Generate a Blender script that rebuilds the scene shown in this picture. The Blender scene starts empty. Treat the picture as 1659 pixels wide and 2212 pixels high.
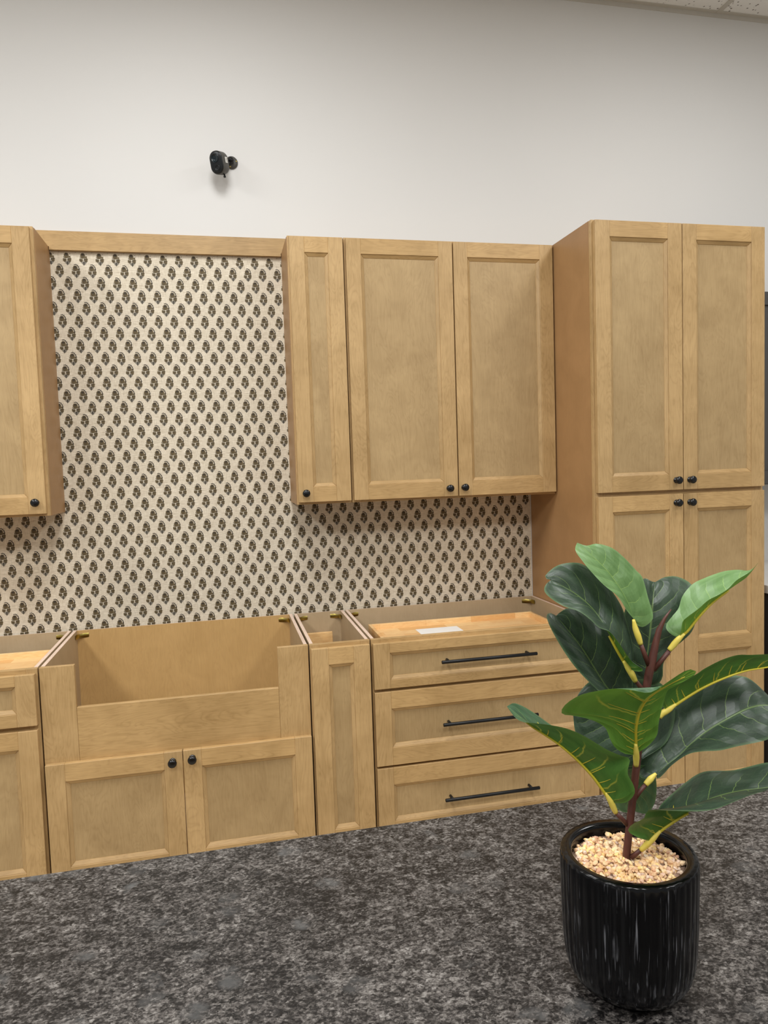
import bpy, bmesh, math, random
from mathutils import Vector, Matrix

random.seed(7)
scene = bpy.context.scene
COL = scene.collection
PI = math.pi

# ------------------------------------------------------------------ camera
IW, IH, FPX = 1659.0, 2212.0, 1571.7
CAM = Vector((-.882, -3.2183, 1.5231))
YAW, PITCH, ROLL = .2186, -.0652, -.0326
FWD = Vector((math.sin(YAW)*math.cos(PITCH), math.cos(YAW)*math.cos(PITCH), math.sin(PITCH)))
_r = Vector((math.cos(YAW), -math.sin(YAW), 0)); _u = _r.cross(FWD)
RGT = _r*math.cos(ROLL) + _u*math.sin(ROLL)
UPV = -_r*math.sin(ROLL) + _u*math.cos(ROLL)

def at(px, py, depth):
    """point measured in the photograph at a distance along the viewing axis"""
    return CAM + (FWD + RGT*((px-IW/2)/FPX) - UPV*((py-IH/2)/FPX))*depth

cd = bpy.data.cameras.new('camera')
cam = bpy.data.objects.new('camera', cd); COL.objects.link(cam)
M = Matrix((RGT, UPV, -FWD)).transposed().to_4x4(); M.translation = CAM
cam.matrix_world = M
cd.sensor_fit = 'HORIZONTAL'; cd.sensor_width = 36; cd.lens = 36*FPX/IW
cd.clip_start = .02; cd.clip_end = 100
scene.camera = cam

# ------------------------------------------------------------------ materials
def lin(c):
    out = []
    for v in c:
        v /= 255.0
        out.append(v/12.92 if v <= .04045 else ((v+.055)/1.055)**2.4)
    return (*out, 1)

class NT:
    def __init__(s, name):
        s.m = bpy.data.materials.new(name); s.m.use_nodes = True
        s.t = s.m.node_tree; s.t.nodes.clear()
        s.out = s.n('ShaderNodeOutputMaterial'); s.b = s.n('ShaderNodeBsdfPrincipled')
        s.l(s.b.outputs[0], s.out.inputs[0])
    def n(s, t, **k):
        x = s.t.nodes.new(t)
        for a, v in k.items(): setattr(x, a, v)
        return x
    def l(s, a, b): s.t.links.new(a, b)
    def put(s, sock, v):
        if hasattr(v, 'is_output') or isinstance(v, bpy.types.NodeSocket): s.l(v, sock)
        else: sock.default_value = v
    def math(s, op, a, b=None, c=None, clamp=False):
        x = s.n('ShaderNodeMath', operation=op); x.use_clamp = clamp
        s.put(x.inputs[0], a)
        if b is not None: s.put(x.inputs[1], b)
        if c is not None: s.put(x.inputs[2], c)
        return x.outputs[0]
    def mix(s, f, a, b, blend='MIX'):
        x = s.n('ShaderNodeMix', data_type='RGBA', blend_type=blend)
        s.put(x.inputs[0], f); s.put(x.inputs[6], a); s.put(x.inputs[7], b)
        return x.outputs[2]
    def mapr(s, v, a, b, c=0., d=1.):
        x = s.n('ShaderNodeMapRange'); s.put(x.inputs[0], v)
        for i, q in enumerate((a, b, c, d)): x.inputs[i+1].default_value = q
        return x.outputs[0]
    def coords(s, kind='Object', scale=(1, 1, 1), rnd=True):
        tc = s.n('ShaderNodeTexCoord'); v = tc.outputs[kind]
        if rnd:
            oi = s.n('ShaderNodeObjectInfo')
            mm = s.math('MULTIPLY', oi.outputs['Random'], 37.0)
            ad = s.n('ShaderNodeVectorMath', operation='ADD'); s.l(v, ad.inputs[0]); s.l(mm, ad.inputs[1]); v = ad.outputs[0]
        mp = s.n('ShaderNodeMapping'); s.l(v, mp.inputs[0]); mp.inputs['Scale'].default_value = scale
        return mp.outputs[0]
    def noise(s, vec, scale, detail=3, rough=.55, dist=0.):
        x = s.n('ShaderNodeTexNoise'); s.l(vec, x.inputs['Vector'])
        x.inputs['Scale'].default_value = scale; x.inputs['Detail'].default_value = detail
        x.inputs['Roughness'].default_value = rough; x.inputs['Distortion'].default_value = dist
        return x.outputs[0]
    def bump(s, h, strength=.2, dist=.002):
        x = s.n('ShaderNodeBump'); s.put(x.inputs['Height'], h)
        x.inputs['Strength'].default_value = strength; x.inputs['Distance'].default_value = dist
        s.l(x.outputs[0], s.b.inputs['Normal'])
    def fin(s, col=None, rough=.5, metal=0., spec=None):
        if col is not None: s.put(s.b.inputs['Base Color'], col)
        s.put(s.b.inputs['Roughness'], rough); s.b.inputs['Metallic'].default_value = metal
        if spec is not None: s.b.inputs['Specular IOR Level'].default_value = spec
        return s.m

def flat(name, rgb, rough=.5, metal=0., var=.04, spec=None):
    m = NT(name); v = m.coords(scale=(1, 1, 1)); n = m.noise(v, 40, 3)
    c = lin(rgb); d = (*[x*(1-var*2) for x in c[:3]], 1)
    return m.fin(m.mix(n, d, c), rough, metal, spec)

def wood(name, dark, light, axis, rough=.42, streak=1.0, objvar=.10):
    m = NT(name)
    k = {'x': (1.6, 26, 26), 'z': (26, 26, 1.6), 'y': (26, 1.6, 26)}[axis]
    k2 = {'x': (.8, 5, 5), 'z': (5, 5, .8), 'y': (5, .8, 5)}[axis]
    fine = m.noise(m.coords(scale=k), 7, 4, .65, .3)
    fig = m.noise(m.coords(scale=k2), 2.2, 3, .5, 1.6)
    ring = m.math('PINGPONG', m.math('MULTIPLY', fig, 17.0), .5)
    ring = m.math('SUBTRACT', 1.0, m.math('POWER', m.math('MULTIPLY', ring, 2.0), 2.5))
    blot = m.noise(m.coords(), 7.5, 3, .6, .5)
    big = m.noise(m.coords(), 2.2, 2, .5)
    f = m.math('MULTIPLY', m.mapr(fine, .25, .75), .34*streak)
    f = m.math('ADD', f, m.math('MULTIPLY', ring, .22*streak))
    f = m.math('ADD', f, m.math('MULTIPLY', m.mapr(blot, .3, .7), .34))
    f = m.math('ADD', f, m.math('MULTIPLY', m.mapr(big, .3, .7), .22), clamp=True)
    col = m.mix(f, lin(dark), lin(light))
    oi = m.n('ShaderNodeObjectInfo'); ge = m.n('ShaderNodeNewGeometry')
    br = m.math('ADD', m.math('MULTIPLY', oi.outputs['Random'], objvar), 1-objvar/2-.07)
    br = m.math('ADD', br, m.math('MULTIPLY', ge.outputs['Random Per Island'], .14))
    hsv = m.n('ShaderNodeHueSaturation'); m.l(col, hsv.inputs['Color']); m.l(br, hsv.inputs['Value'])
    m.bump(fine, .05, .001)
    return m.fin(hsv.outputs[0], rough, spec=.35)

WV = wood('stained_maple_vertical_grain', (144, 115, 72), (193, 161, 114), 'z')
WH = wood('stained_maple_horizontal_grain', (146, 116, 72), (196, 162, 112), 'x')
WP = wood('stained_maple_panel', (142, 116, 78), (185, 158, 115), 'z', streak=.8)
WS = wood('stained_cabinet_side', (152, 116, 76), (180, 140, 96), 'z', streak=.35)
BI = wood('birch_interior', (168, 145, 112), (196, 173, 140), 'z', streak=.45)
BG = wood('golden_birch_interior', (176, 140, 88), (206, 168, 112), 'z', streak=.8)
PE = wood('plywood_edge', (200, 172, 150), (232, 208, 190), 'y', streak=1.2)
TK = flat('toe_kick_brown', (96, 72, 48), .6)

def rubberwood(name):
    m = NT(name)
    v = m.coords(scale=(3.3, 16, 20))
    br = m.n('ShaderNodeTexBrick'); m.l(m.coords(scale=(1, 1, 1), rnd=False), br.inputs[0])
    br.inputs['Scale'].default_value = 1.0
    br.inputs['Brick Width'].default_value = .21; br.inputs['Row Height'].default_value = .055
    br.inputs['Mortar Size'].default_value = .0003
    br.inputs['Color1'].default_value = lin((250, 220, 164)); br.inputs['Color2'].default_value = lin((226, 176, 112))
    br.inputs['Mortar'].default_value = lin((190, 135, 78))
    br.offset = .37
    n = m.noise(v, 9, 4, .6, .4)
    col = m.mix(m.mapr(n, .3, .75, 0, .5), br.outputs[0], lin((206, 142, 76)))
    return m.fin(col, .35)
RW = rubberwood('finger_jointed_rubberwood')
BLK = flat('matte_black_metal', (22, 23, 25), .38, .4, .1)
BLKG = flat('black_knob_enamel', (14, 14, 15), .25, .2, .1, .6)
BRASS = flat('yellow_zinc_brass', (196, 176, 96), .3, 1., .12)
PAPER = flat('white_paper', (240, 238, 233), .7)

def paint(name, rgb):
    m = NT(name); n = m.noise(m.coords(rnd=False), 180, 2)
    big = m.noise(m.coords(rnd=False), 1.3, 2)
    c = lin(rgb); d = (*[x*.95 for x in c[:3]], 1)
    m.bump(n, .06, .001)
    return m.fin(m.mix(big, d, c), .55, spec=.3)
WALL = paint('off_white_wall_paint', (217, 215, 212))

def ceiling_mat():
    m = NT('speckled_acoustic_tile'); v = m.coords(rnd=False)
    vo = m.n('ShaderNodeTexVoronoi'); m.l(v, vo.inputs['Vector']); vo.inputs['Scale'].default_value = 55
    msk = m.mapr(vo.outputs['Distance'], .22, .30, 1, 0)
    g = m.mapr(m.noise(v, 30, 2), .46, .56)
    msk = m.math('MULTIPLY', msk, g)
    col = m.mix(msk, lin((236, 233, 229)), lin((128, 120, 113)))
    m.bump(m.math('MULTIPLY', msk, -1.0), .3, .003)
    return m.fin(col, .85)
CEIL = ceiling_mat()
GRID = flat('ceiling_grid_paint', (196, 190, 180), .5, var=.02)

def linen():
    m = NT('linen_wallpaper_ground')
    v1 = m.coords(scale=(26, 26, 480), rnd=False); v2 = m.coords(scale=(480, 26, 26), rnd=False)
    a = m.noise(v1, 1.3, 3, .6); b = m.noise(v2, 1.3, 3, .6)
    f = m.math('ADD', m.math('MULTIPLY', m.mapr(a, .35, .68), .6), m.math('MULTIPLY', m.mapr(b, .35, .68), .4))
    col = m.mix(f, lin((242, 233, 214)), lin((172, 156, 132)))
    return m.fin(col, .7, spec=.2)
LIN = linen()
MB_BROWN = flat('print_olive_brown', (106, 90, 58), .7, var=.18)
MB_DARK = flat('print_dark_umber', (56, 48, 38), .7, var=.1)
MB_TEAL = flat('print_grey_teal', (86, 84, 76), .7, var=.18)
MB_PALE = flat('print_pale_line', (234, 226, 208), .7)

def granite():
    m = NT('dark_speckled_granite'); v = m.coords(scale=(.8, 1, 1), rnd=False)
    wn = m.n('ShaderNodeTexNoise'); m.l(v, wn.inputs['Vector']); wn.inputs['Scale'].default_value = 22; wn.inputs['Detail'].default_value = 3
    vm = m.n('ShaderNodeVectorMath', operation='MULTIPLY_ADD'); m.l(wn.outputs['Color'], vm.inputs[0])
    vm.inputs[1].default_value = (.018, .018, .018); m.l(v, vm.inputs[2]); w = vm.outputs[0]
    wk = m.n('ShaderNodeTexNoise'); m.l(v, wk.inputs['Vector']); wk.inputs['Scale'].default_value = 160; wk.inputs['Detail'].default_value = 2
    wm = m.n('ShaderNodeVectorMath', operation='MULTIPLY_ADD'); m.l(wk.outputs['Color'], wm.inputs[0])
    wm.inputs[1].default_value = (.006, .006, .006); m.l(v, wm.inputs[2])
    def cells(sc):
        q = m.n('ShaderNodeTexVoronoi'); m.l(wm.outputs[0], q.inputs['Vector']); q.inputs['Scale'].default_value = sc
        k = m.n('ShaderNodeSeparateColor'); m.l(q.outputs['Color'], k.inputs[0]); return k.outputs[0]
    c1 = cells(430); c2 = cells(190)
    n1 = m.noise(v, 240, 5, .7, .1)        # fine speckle
    n2 = m.noise(v, 48, 4, .62, .3)        # clusters
    n3 = m.noise(v, 7, 3, .55, .3)         # large clouds
    f = m.math('ADD', m.math('MULTIPLY', n1, .50), m.math('MULTIPLY', n2, .40))
    f = m.math('ADD', f, m.math('MULTIPLY', n3, .16))
    f = m.math('ADD', f, m.math('ADD', m.math('MULTIPLY', c1, .16), m.math('MULTIPLY', c2, .12)))
    r = m.n('ShaderNodeValToRGB'); m.l(f, r.inputs[0]); e = r.color_ramp
    e.elements[0].position = .54; e.elements[0].color = lin((17, 16, 16))
    e.elements[1].position = .96; e.elements[1].color = lin((150, 147, 143))
    for p, c in ((.61, (36, 34, 33)), (.67, (58, 55, 53)), (.74, (84, 80, 77)), (.82, (112, 108, 104))):
        q = e.elements.new(p); q.color = lin(c)
    # large translucent grey crystals
    vo = m.n('ShaderNodeTexVoronoi'); m.l(w, vo.inputs['Vector']); vo.inputs['Scale'].default_value = 27; vo.inputs['Randomness'].default_value = 1
    sep = m.n('ShaderNodeSeparateColor'); m.l(vo.outputs['Color'], sep.inputs[0])
    pick = m.math('GREATER_THAN', sep.outputs[0], .76)
    dist = m.mapr(vo.outputs['Distance'], .28, .48, 1, 0)
    msk = m.math('MULTIPLY', m.math('MULTIPLY', pick, dist), m.mapr(n2, .36, .60, .80, .1))
    crystal = m.mix(sep.outputs[1], lin((52, 52, 52)), lin((98, 98, 97)))
    col = m.mix(msk, r.outputs[0], crystal)
    return m.fin(col, .36, spec=.28)
GRAN = granite()

def pot_mat():
    m = NT('black_glazed_streaked_ceramic')
    v = m.coords(scale=(1, 1, .035), rnd=False)
    n = m.noise(v, 420, 2, .5); n2 = m.noise(m.coords(scale=(1, 1, .5), rnd=False), 40, 3)
    s = m.mapr(n, .55, .66); s = m.math('MULTIPLY', s, m.mapr(n2, .42, .60))
    at_ = m.n('ShaderNodeAttribute', attribute_name='ridge')
    s = m.math('MULTIPLY', s, at_.outputs['Fac'])
    col = m.mix(m.math('MULTIPLY', s, .6), lin((4, 4, 5)), lin((120, 120, 124)))
    return m.fin(col, .16, spec=.3)
POT = pot_mat()
def pebble_mat():
    m = NT('tan_pebbles'); g = m.n('ShaderNodeNewGeometry')
    r = m.n('ShaderNodeValToRGB'); m.l(g.outputs['Random Per Island'], r.inputs[0]); e = r.color_ramp
    e.elements[0].color = lin((204, 166, 124)); e.elements[1].color = lin((246, 224, 182))
    for p, c in ((.18, (228, 190, 148)), (.36, (242, 210, 150)), (.5, (236, 206, 168)), (.62, (244, 216, 162)), (.72, (244, 208, 124)), (.8, (210, 160, 126)), (.88, (232, 210, 190)), (.92, (150, 120, 104)), (.96, (246, 228, 202))):
        q = e.elements.new(p); q.color = lin(c)
    n = m.noise(m.coords(rnd=False), 260, 3)
    return m.fin(m.mix(m.mapr(n, .3, .7, 0, .35), r.outputs[0], lin((178, 130, 98))), .55)
PEB = pebble_mat()
def bark():
    m = NT('dark_red_brown_stem'); n = m.noise(m.coords(scale=(1, 1, .3), rnd=False), 160, 4)
    m.bump(n, .3, .001)
    return m.fin(m.mix(n, lin((52, 26, 22)), lin((104, 58, 46))), .5)
BARK = bark()
def petiole_mat():
    m = NT('yellow_leaf_stalk'); n = m.noise(m.coords(rnd=False), 120, 3)
    return m.fin(m.mix(n, lin((206, 186, 52)), lin((226, 206, 110))), .45)
PET = petiole_mat()
RIB = flat('yellow_midrib', (196, 180, 48), .45, var=.1)

def leaf_mat(name, top, top2, under, under2, gloss, veins=.7):
    m = NT(name)
    uv = m.n('ShaderNodeUVMap', uv_map='UVMap'); sp = m.n('ShaderNodeSeparateXYZ'); m.l(uv.outputs[0], sp.inputs[0])
    u, v = sp.outputs[0], sp.outputs[1]
    av = m.math('ABSOLUTE', v)
    side = m.math('MULTIPLY', m.math('SIGN', v), .035)
    wob = m.math('MULTIPLY', m.math('SUBTRACT', m.noise(m.coords('UV', (1, 1, 1)), 4.5, 2), .5), .05)
    s = m.math('SUBTRACT', u, m.math('MULTIPLY', m.math('POWER', av, 1.25), .20))
    s = m.math('ADD', m.math('ADD', s, side), wob)
    fr = m.math('ABSOLUTE', m.math('SUBTRACT', m.math('FRACT', m.math('MULTIPLY', s, 6.5)), .5))   # .5 at vein borders
    lat = m.math('MULTIPLY', m.mapr(fr, 0, .024, 1, 0), m.mapr(av, .45, .75, 1, 0))
    latw = m.math('MULTIPLY', m.mapr(fr, 0, .06, 1, 0), m.mapr(av, .50, .80, 1, 0))
    soft = m.mapr(fr, 0, .40, 1, 0)
    mid = m.mapr(av, .012, .035, 1, 0)
    vo = m.n('ShaderNodeTexVoronoi', feature='DISTANCE_TO_EDGE'); m.l(m.coords('UV', (1, .45, 1)), vo.inputs['Vector']); vo.inputs['Scale'].default_value = 17
    net = m.mapr(vo.outputs['Distance'], .0, .03, .10, 0)
    g = m.n('ShaderNodeNewGeometry'); bf = g.outputs['Backfacing']
    blotch = m.mapr(m.noise(m.coords('UV', (1, 1, 1)), 4, 3), .3, .7)
    edge = m.mapr(av, .90, 1.0, 0, .6)
    tcol = m.mix(blotch, lin(top), lin(top2))
    tcol = m.mix(net, tcol, lin((128, 160, 104)))
    tcol = m.mix(m.math('MULTIPLY', m.math('MAXIMUM', lat, m.math('MULTIPLY', mid, .6)), veins), tcol, lin((150, 180, 96)))
    tcol = m.mix(m.math('MULTIPLY', edge, .5), tcol, lin((132, 166, 112)))
    ucol = m.mix(blotch, lin(under), lin(under2))
    ucol = m.mix(net, ucol, lin((110, 150, 50)))
    ucol = m.mix(m.math('MULTIPLY', m.math('MAXIMUM', latw, mid), .75), ucol, lin((178, 178, 66)))
    ucol = m.mix(m.math('MULTIPLY', edge, .5), ucol, lin((120, 160, 80)))
    col = m.mix(bf, tcol, ucol)
    m.bump(m.math('ADD', m.math('MULTIPLY', soft, -.8), m.math('MULTIPLY', mid, -.5)), .24, .004)
    m.fin(col, gloss, spec=.4)
    tr = m.n('ShaderNodeBsdfTranslucent'); m.l(col, tr.inputs[0])
    mx = m.n('ShaderNodeMixShader'); mx.inputs[0].default_value = .16
    m.l(m.b.outputs[0], mx.inputs[1]); m.l(tr.outputs[0], mx.inputs[2]); m.l(mx.outputs[0], m.out.inputs[0])
    return m.m
LYOUNG = leaf_mat('fresh_green_leaf', (88, 122, 68), (112, 146, 90), (86, 130, 44), (104, 148, 56), .42)
LDARK = leaf_mat('deep_green_leaf', (40, 56, 42), (60, 78, 60), (60, 98, 36), (78, 118, 50), .36, .5)
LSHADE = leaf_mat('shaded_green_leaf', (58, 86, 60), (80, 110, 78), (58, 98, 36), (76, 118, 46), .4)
LMID = leaf_mat('mid_green_leaf', (62, 92, 62), (84, 116, 80), (78, 120, 38), (98, 142, 50), .4)

# ------------------------------------------------------------------ mesh helpers
class MB:
    def __init__(s): s.v = []; s.f = []; s.mi = []; s.mats = []; s.sm = []; s.uv = None
    def m(s, mat):
        if mat not in s.mats: s.mats.append(mat)
        return s.mats.index(mat)
    def add(s, vs, fs, mat, smooth=False):
        o = len(s.v); s.v += [tuple(p) for p in vs]; k = s.m(mat)
        for f in fs: s.f.append([o+i for i in f]); s.mi.append(k); s.sm.append(smooth)
    def box(s, x0, x1, y0, y1, z0, z1, mat, faces=None):
        vs = [(x, y, z) for z in (z0, z1) for y in (y0, y1) for x in (x0, x1)]
        F = {'-z': (0, 2, 3, 1), '+z': (4, 5, 7, 6), '-y': (0, 1, 5, 4), '+y': (2, 6, 7, 3), '-x': (0, 4, 6, 2), '+x': (1, 3, 7, 5)}
        o = len(s.v); s.v += vs
        for k, f in F.items():
            mm = (faces or {}).get(k, mat)
            s.f.append([o+i for i in f]); s.mi.append(s.m(mm)); s.sm.append(False)
        return s
    def tube(s, pts, rad, mat, n=10, cap=True):
        pts = [Vector(p) for p in pts]; N = len(pts)
        if not isinstance(rad, (list, tuple)): rad = [rad]*N
        t0 = (pts[1]-pts[0]).normalized()
        a = t0.cross(Vector((0, 0, 1)))
        if a.length < .05: a = t0.cross(Vector((1, 0, 0)))
        a.normalize(); vs = []
        for i, p in enumerate(pts):
            t = (pts[min(i+1, N-1)]-pts[max(i-1, 0)]).normalized()
            a = (a - t*a.dot(t)).normalized(); b = t.cross(a)
            for k in range(n):
                q = 2*PI*k/n; vs.append(p + (a*math.cos(q)+b*math.sin(q))*rad[i])
        fs = [(i*n+k, i*n+(k+1) % n, (i+1)*n+(k+1) % n, (i+1)*n+k) for i in range(N-1) for k in range(n)]
        if cap: fs += [tuple(range(n))[::-1], tuple((N-1)*n+k for k in range(n))]
        s.add(vs, fs, mat, True); return s
    def lathe(s, prof, c, mat, n=32, axis='z', mod=None, smooth=True):
        """prof: (radius, height) list; axis z up, or 'y' pointing to -y"""
        vs = []
        for (r, h) in prof:
            for k in range(n):
                q = 2*PI*k/n; rr = r*(mod(q, h) if mod else 1)
                x, y = rr*math.cos(q), rr*math.sin(q)
                vs.append((c[0]+x, c[1]+y, c[2]+h) if axis == 'z' else (c[0]+x, c[1]-h, c[2]+y))
        N = len(prof)
        fs = [(i*n+k, i*n+(k+1) % n, (i+1)*n+(k+1) % n, (i+1)*n+k) for i in range(N-1) for k in range(n)]
        fs += [tuple(range(n))[::-1], tuple((N-1)*n+k for k in range(n))]
        s.add(vs, fs, mat, smooth); return s
    def build(s, name, parent=None, bevel=0., label=None, seg=1):
        off = Vector((0, 0, 0)); p = parent
        while p is not None: off += p.location; p = p.parent
        me = bpy.data.meshes.new(name)
        me.from_pydata([tuple(Vector(q)-off) for q in s.v], [], s.f)
        for mt in s.mats: me.materials.append(mt)
        me.polygons.foreach_set('material_index', s.mi); me.polygons.foreach_set('use_smooth', s.sm)
        if s.uv is not None:
            l = me.uv_layers.new(name='UVMap')
            for i, lp in enumerate(me.loops): l.data[i].uv = s.uv[lp.vertex_index]
        me.update()
        bm = bmesh.new(); bm.from_mesh(me)
        if s.uv is None: bmesh.ops.recalc_face_normals(bm, faces=bm.faces)
        bm.to_mesh(me); bm.free()
        o = bpy.data.objects.new(name, me); COL.objects.link(o)
        if parent is not None: o.parent = parent
        if bevel:
            b = o.modifiers.new('bevel', 'BEVEL'); b.width = bevel; b.segments = seg; b.limit_method = 'ANGLE'; b.angle_limit = math.radians(40)
        if label: o['label'] = label
        return o

def thing(name, label, cat, loc, group=None):
    o = bpy.data.objects.new(name, None); COL.objects.link(o); o.location = loc
    o.empty_display_size = .1; tag(o, label, cat, group); return o
def tag(o, label, cat, group=None, kind=None):
    if label: o['label'] = label
    if cat: o['category'] = cat
    if group: o['group'] = group
    if kind: o['kind'] = kind
    return o
def struct(o, label=None):
    o['kind'] = 'structure'
    if label: o['label'] = label
    return o

# ------------------------------------------------------------------ room shell
CZ = 3.652
w = MB().box(-5, 5, 0, .12, 0, CZ+.1, WALL).build('wall_back'); struct(w, 'tall off white painted wall behind the cabinets')
# printed wallpaper lining the wall between wall and base cabinets
WX0, WX1, WZ0, WZ1 = -2.3, .546, .70, 2.4270
wp = MB()
wp.add([(WX0, -.0008, WZ0), (WX1, -.0008, WZ0), (WX1, -.0008, WZ1), (WX0, -.0008, WZ1)], [(0, 1, 2, 3)], LIN)

PN = [0]
def poly(cx, cz, pts, mat, lay):
    PN[0] += 1
    vs = [(cx+x, -.0008-.00014*lay-.000004*(PN[0] % 30), cz+z) for x, z in pts]
    # clip: keep only shapes inside the paper
    if all(WX0 < q[0] < WX1 and WZ0 < q[2] < WZ1 for q in vs): wp.add(vs, [tuple(range(len(vs)))], mat)
def blob(cx, cz, rx, rz, n, amp, lobes, rot=0):
    out = []
    for k in range(n):
        q = 2*PI*k/n; r = 1+amp*math.cos(lobes*q+rot)
        out.append((cx+rx*r*math.cos(q), cz+rz*r*math.sin(q)))
    return out
def ribbon(pts, w0, w1):
    l = []; r = []; N = len(pts)
    for i, (x, z) in enumerate(pts):
        a = pts[max(0, i-1)]; b = pts[min(N-1, i+1)]; dx, dz = b[0]-a[0], b[1]-a[1]; L = math.hypot(dx, dz)
        ww = (w0+(w1-w0)*i/(N-1))/2
        l.append((x-dz/L*ww, z+dx/L*ww)); r.append((x+dz/L*ww, z-dx/L*ww))
    return l+r[::-1]
def motif(cx, cz):
    PN[0] = 0
    K = .0000505                      # design drawn on a 0..1000 grid, 1000 = 50.5 mm
    def P(pts): return [((x-490)*K*.92, (500-z)*K*1.14) for x, z in pts]
    def put(pts, mat, lay): poly(cx, cz, P(pts), mat, lay)
    # rose
    put(blob(430, 330, 215, 200, 22, .05, 9), MB_BROWN, 1)
    put(blob(425, 235, 110, 60, 14, .12, 5), MB_DARK, 2)
    put(ribbon([(330, 300), (400, 350), (480, 345), (540, 290)], 30, 26), MB_DARK, 2)
    put(ribbon([(300, 390), (380, 450), (470, 455)], 16, 14), MB_DARK, 2)
    # arching thorny vine on the right
    arc = [(330, 75), (420, 60), (500, 55), (590, 110), (680, 200), (735, 310), (760, 400), (720, 455)]
    put(ribbon(arc, 46, 74), MB_DARK, 3)
    for (x, z, dx, dz) in ((510, 50, -5, -45), (600, 105, 80, -55), (700, 215, 70, -40), (755, 340, 60, 0)):
        put([(x-28, z), (x+dx, z+dz), (x+28, z+20)], MB_DARK, 2)
    put(ribbon([(430, 150), (520, 120), (590, 200), (630, 290), (625, 370)], 8, 14), MB_PALE, 1)
    put(blob(690, 420, 85, 75, 12, .1, 5), MB_BROWN, 1)
    # left tendril
    put(ribbon([(180, 390), (220, 470), (290, 530)], 44, 22), MB_DARK, 2)
    # leaves
    put(blob(275, 620, 158, 145, 18, .14, 7), MB_BROWN, 1)
    put(ribbon([(220, 640), (300, 690), (350, 760)], 26, 14), MB_DARK, 2)
    put(blob(672, 575, 158, 122, 18, .14, 7, 1), MB_BROWN, 1)
    put(blob(668, 700, 132, 88, 14, .14, 5), MB_BROWN, 1)
    put(ribbon([(560, 560), (600, 640), (640, 720)], 30, 20), MB_DARK, 2)
    # stems
    put(ribbon([(470, 520), (450, 620), (460, 720)], 20, 22), MB_PALE, 2)
    put(ribbon([(600, 480), (520, 580), (490, 740), (500, 990)], 26, 54), MB_DARK, 3)
    # base foliage
    for sx in (-1, 1):
        for (dz, L, up) in ((735, 225, 45), (785, 240, 45), (832, 215, 30), (878, 170, 12), (918, 110, -6)):
            put(ribbon([(500, dz+30), (500+sx*L*.55, dz), (500+sx*L, dz-up*.6)], 34, 20), MB_TEAL, 2)
    put(blob(495, 800, 52, 60, 10, .1, 5), MB_DARK, 2)
    put(ribbon([(205, 520), (300, 545), (420, 540), (520, 520)], 20, 16), MB_PALE, 3)
    put(ribbon([(540, 520), (620, 490), (700, 480)], 18, 14), MB_PALE, 3)
    put(blob(300, 600, 40, 34, 8, .2, 4), MB_DARK, 2)
    put(blob(700, 560, 44, 34, 8, .2, 4), MB_DARK, 2)
    put(blob(500, 980, 22, 26, 8, 0, 1), MB_DARK, 3)
PX, PZ = .0626, .1012
for i in range(-16, 32):
    for j in range(-17, 3):
        for h in (0, 1):
            cx = -1.3558+PX*(i+.5*h); cz = 2.3505+PZ*(j+.5*h)
            if WX0+.005 < cx < WX1-.001 and cz > .82: motif(cx, cz)
wo = wp.build('wallpaper', w); wo['label'] = 'beige linen-look wallpaper printed with rows of brown block-print flowers'

f = MB().box(-5, 5, -7.5, .12, -.1, 0, flat('pale_bounce_vinyl', (182, 170, 150), .5)).build('floor'); struct(f)  # floor out of view; pale warm colour chosen to bounce light onto cabinets and ceiling
cl = MB().box(-5, 5, -7.5, 0, CZ, CZ+.1, CEIL).build('ceiling'); struct(cl, 'suspended ceiling of white speckled acoustic tiles')
g = MB()
for i in range(-10, 6):
    x = 1.566+.61*i
    if -4.9 < x < 4.9: g.box(x-.012, x+.012, -7.4, -.001, CZ-.004, CZ+.01, GRID)
for j in range(1, 7): g.box(-4.9, 4.9, -1.22*j-.012+.25, -1.22*j+.012+.25, CZ-.0035, CZ+.01, GRID)
g.build('ceiling_grid', cl)
t = MB().box(-5, 5, -.022, 0, CZ-.003, CZ+.001, GRID); t.box(-5, 5, -.0025, 0, CZ-.022, CZ, GRID)
struct(t.build('trim_1'), 'painted metal wall angle where the wall meets the ceiling')

# ------------------------------------------------------------------ cabinet parts
def knob(x, y, z, parent):
    prof = [(.0118, 0), (.0122, .0015), (.0115, .0032), (.0078, .0048), (.0064, .009), (.0068, .0135), (.0095, .0158), (.0138, .0178), (.0154, .0212), (.0150, .0248), (.0126, .0280), (.008, .0299), (.003, .0307), (.0005, .0308)]
    return MB().lathe(prof, (x, y, z), BLKG, 28, 'y').build('knob', parent, label='round black knob')
def pull(x0, x1, y, z, parent):
    b = MB(); yb = y-.034
    b.tube([(x0, yb, z), (x0+.001, yb, z), (x1-.001, yb, z), (x1, yb, z)], [.0056, .0066, .0066, .0056], BLK, 18)
    for x in (x0+.030, x1-.030): b.tube([(x, y+.0005, z), (x, yb+.003, z)], .0052, BLK, 14)
    return b.build('bar_handle', parent, label='straight black bar handle')

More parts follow.
